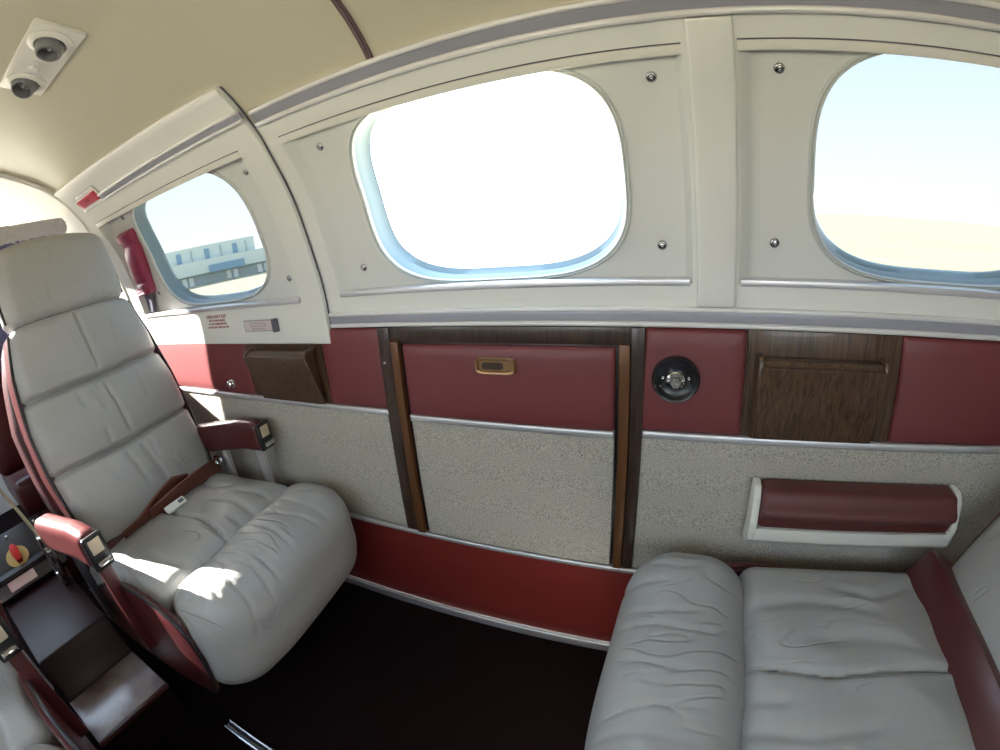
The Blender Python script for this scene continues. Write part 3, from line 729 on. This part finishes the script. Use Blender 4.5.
    bm = bmesh.new(); box(bm, (.0 + gap * .15, 0, -.020 + gap * .25), (.10 + gap * .5, .47 + gap * 1.3, .10 + gap * .4), .02); obj('hinge_cover', bm, 'redseat', bt)
    # arms
    for key, s in (('aisle', -1), ('wall', 1)):
        if key not in arms: continue
        side = s
        a = D.objects.new('armrest', None); COL.objects.link(a); a.parent = t; a.location = (0, side * .302, 0); a.empty_display_size = .05
        def darm(P, U):
            P = P.copy(); P[:, 2] -= .05 * np.clip(-(P[:, 0] - .10) / .30, 0, 1); P[:, 1] *= 1 + .10 * np.clip(-P[:, 0] / .19, -1, 1); return P
        P, F = cushion((30, 12, 14), (.200, .031, .050), .024, darm); P += np.array([-.225, 0, .605]); pyd('pad', P, F, 'redseat', a)
        bm = bmesh.new(); box(bm, (-.022, 0, .605), (.014, .054, .088), .012, seg=3); ep = obj('end_cap', bm, 'black', a)
        bm = bmesh.new(); box(bm, (-.0145, 0, .622), (.005, .032, .036), .003); obj('ashtray_plate', bm, 'plate', a)
        bm = bmesh.new(); prism(bm, [(-.016, -.018, .590), (-.004, -.018, .586), (-.002, -.018, .577), (-.016, -.018, .575)], (0, .036, 0), .001); obj('latch', bm, 'chrome', a)
        for px in (-.065, -.25):
            bm = bmesh.new(); box(bm, (px, 0, .43), (.028, .018, .27), .004); obj('post', bm, 'silver' if key == 'wall' else 'blackmetal', a)
        if key == 'aisle' or rot < .1:
            bm = bmesh.new(); box(bm, (-.040, 0, .425), (.012, .034, .27), .003); obj('post_cover', bm, 'redseat', a)
    return t, bt

seatA, backA = make_seat('grey leather seat at left facing aft, sunlit, beside the walnut bin', (-1.103, .480), R(6), 15.5)
seatB, backB = make_seat('grey leather seat at lower right below the white wall armrest, facing forward', (.225, .485), PI, 31., arms=(), gap=.055, pipe_m='redpiping', bw=0., ws=-1)
seatC, backC = make_seat('grey leather seat across the aisle, only its arm and cushion corner in view', (-.985, -.405), R(1), 15.5, arms=('wall',), ws=-1)

# lap belt lying across the facing seat's cushion
belt = D.objects.new('lap_belt', None); COL.objects.link(belt); belt.parent = seatA; belt.location = (.012, 0, .022); belt.empty_display_size = .05
bm = bmesh.new(); ribbon(bm, [(-.28, .275, .47), (-.27, .22, .475), (-.255, .15, .482), (-.24, .08, .482), (-.235, .02, .480), (-.24, -.05, .472)], [(0, .1, 1)] * 2 + [(.3, .1, 1)] * 2 + [(.5, .1, 1)] * 2, [.05, .052, .06, .066, .075, .06], .006); obj('webbing', bm, 'redstrap', belt)
bm = bmesh.new(); ribbon(bm, [(-.26, .12, .50), (-.25, .06, .515), (-.245, .0, .50), (-.25, -.08, .468), (-.26, -.15, .455)], (.5, .1, 1), [.04, .06, .07, .06, .05], .006); obj('webbing', bm, 'redstrap', belt)
bm = bmesh.new(); box(bm, (0, 0, 0), (.026, .075, .012), .005, Matrix.Rotation(R(35), 3, 'Y')); bmesh.ops.translate(bm, vec=(-.205, .02, .474), verts=bm.verts); bk = obj('buckle', bm, 'white', belt)
bm = bmesh.new(); box(bm, (0, .02, .007), (.010, .018, .003), .001, None); bmesh.ops.rotate(bm, cent=(0, 0, 0), matrix=Matrix.Rotation(R(35), 3, 'Y'), verts=bm.verts); bmesh.ops.translate(bm, vec=(-.205, .02, .474), verts=bm.verts); obj('release_button', bm, 'greyhandle', belt)
bm = bmesh.new(); lathe(bm, [(.0, 0), (.018, 0), (.018, .012), (.010, .016), (0, .016)], (-.285, .268, .478), (.6, 0, .8), 18); obj('belt_anchor', bm, 'chrome', belt)

# ------------------------------------------------------------------ aisle step, cockpit
st = thing('spar_step', 'plum vinyl step with painted sheen across the aisle between the front seats', 'step', (-1.24, .022, 0))
bm = bmesh.new(); box(bm, (0, 0, .068), (.215, .25, .136), .006); obj('base', bm, 'carpet', st)
bm = bmesh.new(); box(bm, (-.002, 0, .143), (.210, .25, .014), .005, seg=3); obj('tread', bm, 'stepvinyl', st)
bm = bmesh.new(); box(bm, (.108, 0, .144), (.012, .25, .014), .004); obj('nosing', bm, 'darkseat', st)
bm = bmesh.new(); prism(bm, [(-.109, -.125, 0), (-.109, -.125, .15), (-.16, -.125, .275), (-.60, -.125, .285), (-.60, -.125, 0)], (0, .25, 0), .008); obj('riser', bm, 'darkvinyl', st)

cs = thing('cockpit_seat', 'blue grey fleece covered cockpit seat behind the facing seat', 'seat', (-2.12, .390, 0))
def dfl(P, U):
    P = P.copy(); nrm = P / np.maximum(np.linalg.norm(P, axis=1), 1e-6)[:, None]; P += nrm * (rng.random(len(P))[:, None] * .008); return P
P, F = cushion((8, 28, 40), (.045, .262, .40), .04); P += np.array([-.02, -.01, .98]); pyd('backrest', P, F, 'darkseat', cs)
P, F = cushion((10, 28, 24), (.050, .245, .23), .04, dfl); P += np.array([.025, 0, 1.185]); pyd('fleece_cover', P, F, 'fleece', cs)
P, F = cushion((12, 40, 12), (.068, .262, .038), .034, dfl); P += np.array([.01, 0, 1.425]); pyd('fleece_top', P, F, 'fleecetop', cs)
bm = bmesh.new(); box(bm, (-.27, 0, .45), (.44, .48, .16), .04, seg=3); box(bm, (-.25, 0, .2), (.36, .40, .40), .02); obj('cushion', bm, 'darkseat', cs)

fp = thing('fuel_selector', 'black fuel selector panel with red lever on the cockpit floor', 'selector panel', (-1.90, .028, .287))
tl = Matrix.Rotation(R(32), 3, 'Y')
def tlb(name, m, items, par=fp):
    bm = bmesh.new()
    for c, s, b in items: box(bm, c, s, b)
    bmesh.ops.rotate(bm, cent=(0, 0, 0), matrix=tl, verts=bm.verts); bmesh.ops.translate(bm, vec=(0, 0, .075), verts=bm.verts); return obj(name, bm, m, par)
tlb('panel', 'blackmetal', [((0, 0, 0), (.25, .30, .03), .008)])
bm = bmesh.new(); box(bm, (-.03, 0, .035), (.20, .28, .07), .01); obj('base', bm, 'blackmetal', fp)
bm = bmesh.new(); lathe(bm, [(.0, .016), (.044, .016), (.044, .019), (0, .019)], (0, 0, 0), (0, 0, 1), 36); bmesh.ops.rotate(bm, cent=(0, 0, 0), matrix=tl, verts=bm.verts); bmesh.ops.translate(bm, vec=(0, 0, .075), verts=bm.verts); obj('dial', bm, 'yellow', fp)
bm = bmesh.new(); prism(bm, [(-.042, -.008, .020), (-.018, -.017, .020), (.032, -.011, .020), (.032, .011, .020), (-.018, .017, .020), (-.042, .008, .020)], (0, 0, .022), .004); bmesh.ops.rotate(bm, cent=(0, 0, 0), matrix=tl, verts=bm.verts); bmesh.ops.translate(bm, vec=(0, 0, .075), verts=bm.verts); obj('lever', bm, 'warm_red', fp)
tlb('placard', 'placard', [((.095, -.03, .017), (.040, .11, .003), .002)])
for dx, dy in ((-.10, -.12), (-.10, .12), (.05, -.12), (.05, .12), (-.10, 0)):
    tlb('screw', 'silver', [((dx, dy, .017), (.010, .010, .006), .003)])
hb = thing('belt_hardware', 'chrome harness bracket beside the facing seat backrest', 'bracket', (-1.70, .125, .285))
bm = bmesh.new(); box(bm, (0, 0, .10), (.05, .030, .20), .006); obj('bracket', bm, 'blackmetal', hb)
bm = bmesh.new(); box(bm, (.03, -.002, .17), (.02, .036, .06), .005); box(bm, (.05, 0, .10), (.012, .026, .10), .003); box(bm, (.028, -.012, .04), (.03, .016, .05), .004); obj('buckle', bm, 'chrome', hb)
bm = bmesh.new(); ribbon(bm, [(.03, -.005, .19), (-.06, -.025, .28), (-.16, -.05, .36)], (0, 1, .2), .012, .008); obj('lever', bm, 'steel', hb)

# ------------------------------------------------------------------ outside
GZ = -1.30
V = [(-900, .95, GZ), (900, .95, GZ), (900, 1400, GZ), (-900, 1400, GZ), (-900, -900, GZ), (900, -900, GZ)]
pyd('ground', [(-900, -900, GZ), (900, -900, GZ), (900, 1400, GZ), (-900, 1400, GZ)], [(0, 1, 2, 3)], 'sand', smooth=False)
tag(D.objects['ground'], kind='structure')
az = R(146); DB = 75.
hb_ = thing('hangar_building', 'hazed pale green hangar building across the apron, seen through the exit window', 'building', (DB * math.cos(az), DB * math.sin(az), GZ), az - PI / 2)
# local: x to the left of the viewer's right (+x = viewer's left is negative), y away
def bl(name, m, x0, x1, z0, z1, y0, y1, par=hb_):
    bm = bmesh.new(); box(bm, ((x0 + x1) / 2, (y0 + y1) / 2, (z0 + z1) / 2), (x1 - x0, y1 - y0, z1 - z0), 0); return obj(name, bm, m, par, False)
EZ = lambda e: 1.13 - GZ + DB * math.tan(R(e))
up_ = bl('upper_storey', 'bpale', -16, 5.4, EZ(-.3), EZ(2.65), 1.5, 14)
bl('canopy', 'bpale', -16, 16, EZ(-.55), EZ(1.0), 0, 14)
bl('ground_floor', 'bdark', -16, 16, 0, EZ(-.55), 1.0, 13)
bl('sign_board', 'bblue', -2.2, 3.3, EZ(-.6), EZ(.25), -.25, 0.)
for x in (-6.9, -2.5, 1.9): bl('tall_window', 'bblue', x, x + .75, EZ(1.05), EZ(2.2), 1.35, 1.5)
for x in (-9.2, -4.6, .0, 4.0): bl('rib', 'bdark', x, x + .12, EZ(1.02), EZ(2.3), 1.3, 1.5)
for x in (.3, 1.4, 5.2, 6.3, -5.6, -6.6): bl('door', 'bwhite', x, x + .7, 0.1, EZ(-.75), .85, 1.0)

# ------------------------------------------------------------------ light
w = D.worlds.new('World'); SC.world = w; w.use_nodes = True; nt = w.node_tree
bg = nt.nodes['Background']; tc = nt.nodes.new('ShaderNodeTexCoord'); sx = nt.nodes.new('ShaderNodeSeparateXYZ'); rp = nt.nodes.new('ShaderNodeValToRGB')
nt.links.new(tc.outputs['Generated'], sx.inputs[0]); nt.links.new(sx.outputs['Z'], rp.inputs['Fac']); nt.links.new(rp.outputs['Color'], bg.inputs['Color'])
e = rp.color_ramp.elements; e[0].position = 0.; e[0].color = (1., 1., 1., 1); e[1].position = 1.; e[1].color = (.42, .60, .88, 1)
x = e.new(.30); x.color = (.74, .88, .98, 1); x = e.new(.06); x.color = (.98, 1., 1., 1)
bg.inputs['Strength'].default_value = 5.0
sun = D.lights.new('sun', 'SUN'); so = D.objects.new('sun', sun); COL.objects.link(so)
sun.energy = 46.; sun.angle = R(.55); sun.color = (1., .96, .88)
so.rotation_euler = Vector((2., .6, -1.0)).to_track_quat('-Z', 'Y').to_euler()

# ------------------------------------------------------------------ camera: wide action-camera lens, r = f(t + k t^3)
cd = D.cameras.new('camera'); co = D.objects.new('camera', cd); COL.objects.link(co); SC.camera = co
RC = Matrix(((0.922006,-0.039712,0.385133),(0.375220,0.336931,-0.863532),(-0.095471,0.940691,0.325553)))
m4 = RC.to_4x4(); m4.translation = (0, 0, 1.13); co.matrix_world = m4
cd.type = 'PANO'; cd.panorama_type = 'FISHEYE_LENS_POLYNOMIAL'; cd.sensor_width = 36.; cd.sensor_fit = 'HORIZONTAL'; cd.fisheye_fov = PI
cd.fisheye_polynomial_k0 = 0.; cd.fisheye_polynomial_k1 = -0.061180181; cd.fisheye_polynomial_k2 = -0.000000273; cd.fisheye_polynomial_k3 = 0.000016285; cd.fisheye_polynomial_k4 = -0.0000002316
cd.clip_start = .02; cd.clip_end = 3000
SC.view_settings.view_transform = 'Standard'; SC.view_settings.look = 'None'; SC.view_settings.gamma = 1.; SC.view_settings.use_curve_mapping = False
SC.view_settings.exposure = .45
cy = SC.cycles; cy.max_bounces = 12; cy.diffuse_bounces = 7; cy.glossy_bounces = 4; cy.transparent_max_bounces = 12; cy.caustics_reflective = False; cy.caustics_refractive = False
cy.use_denoising = True; cy.sample_clamp_indirect = 6.
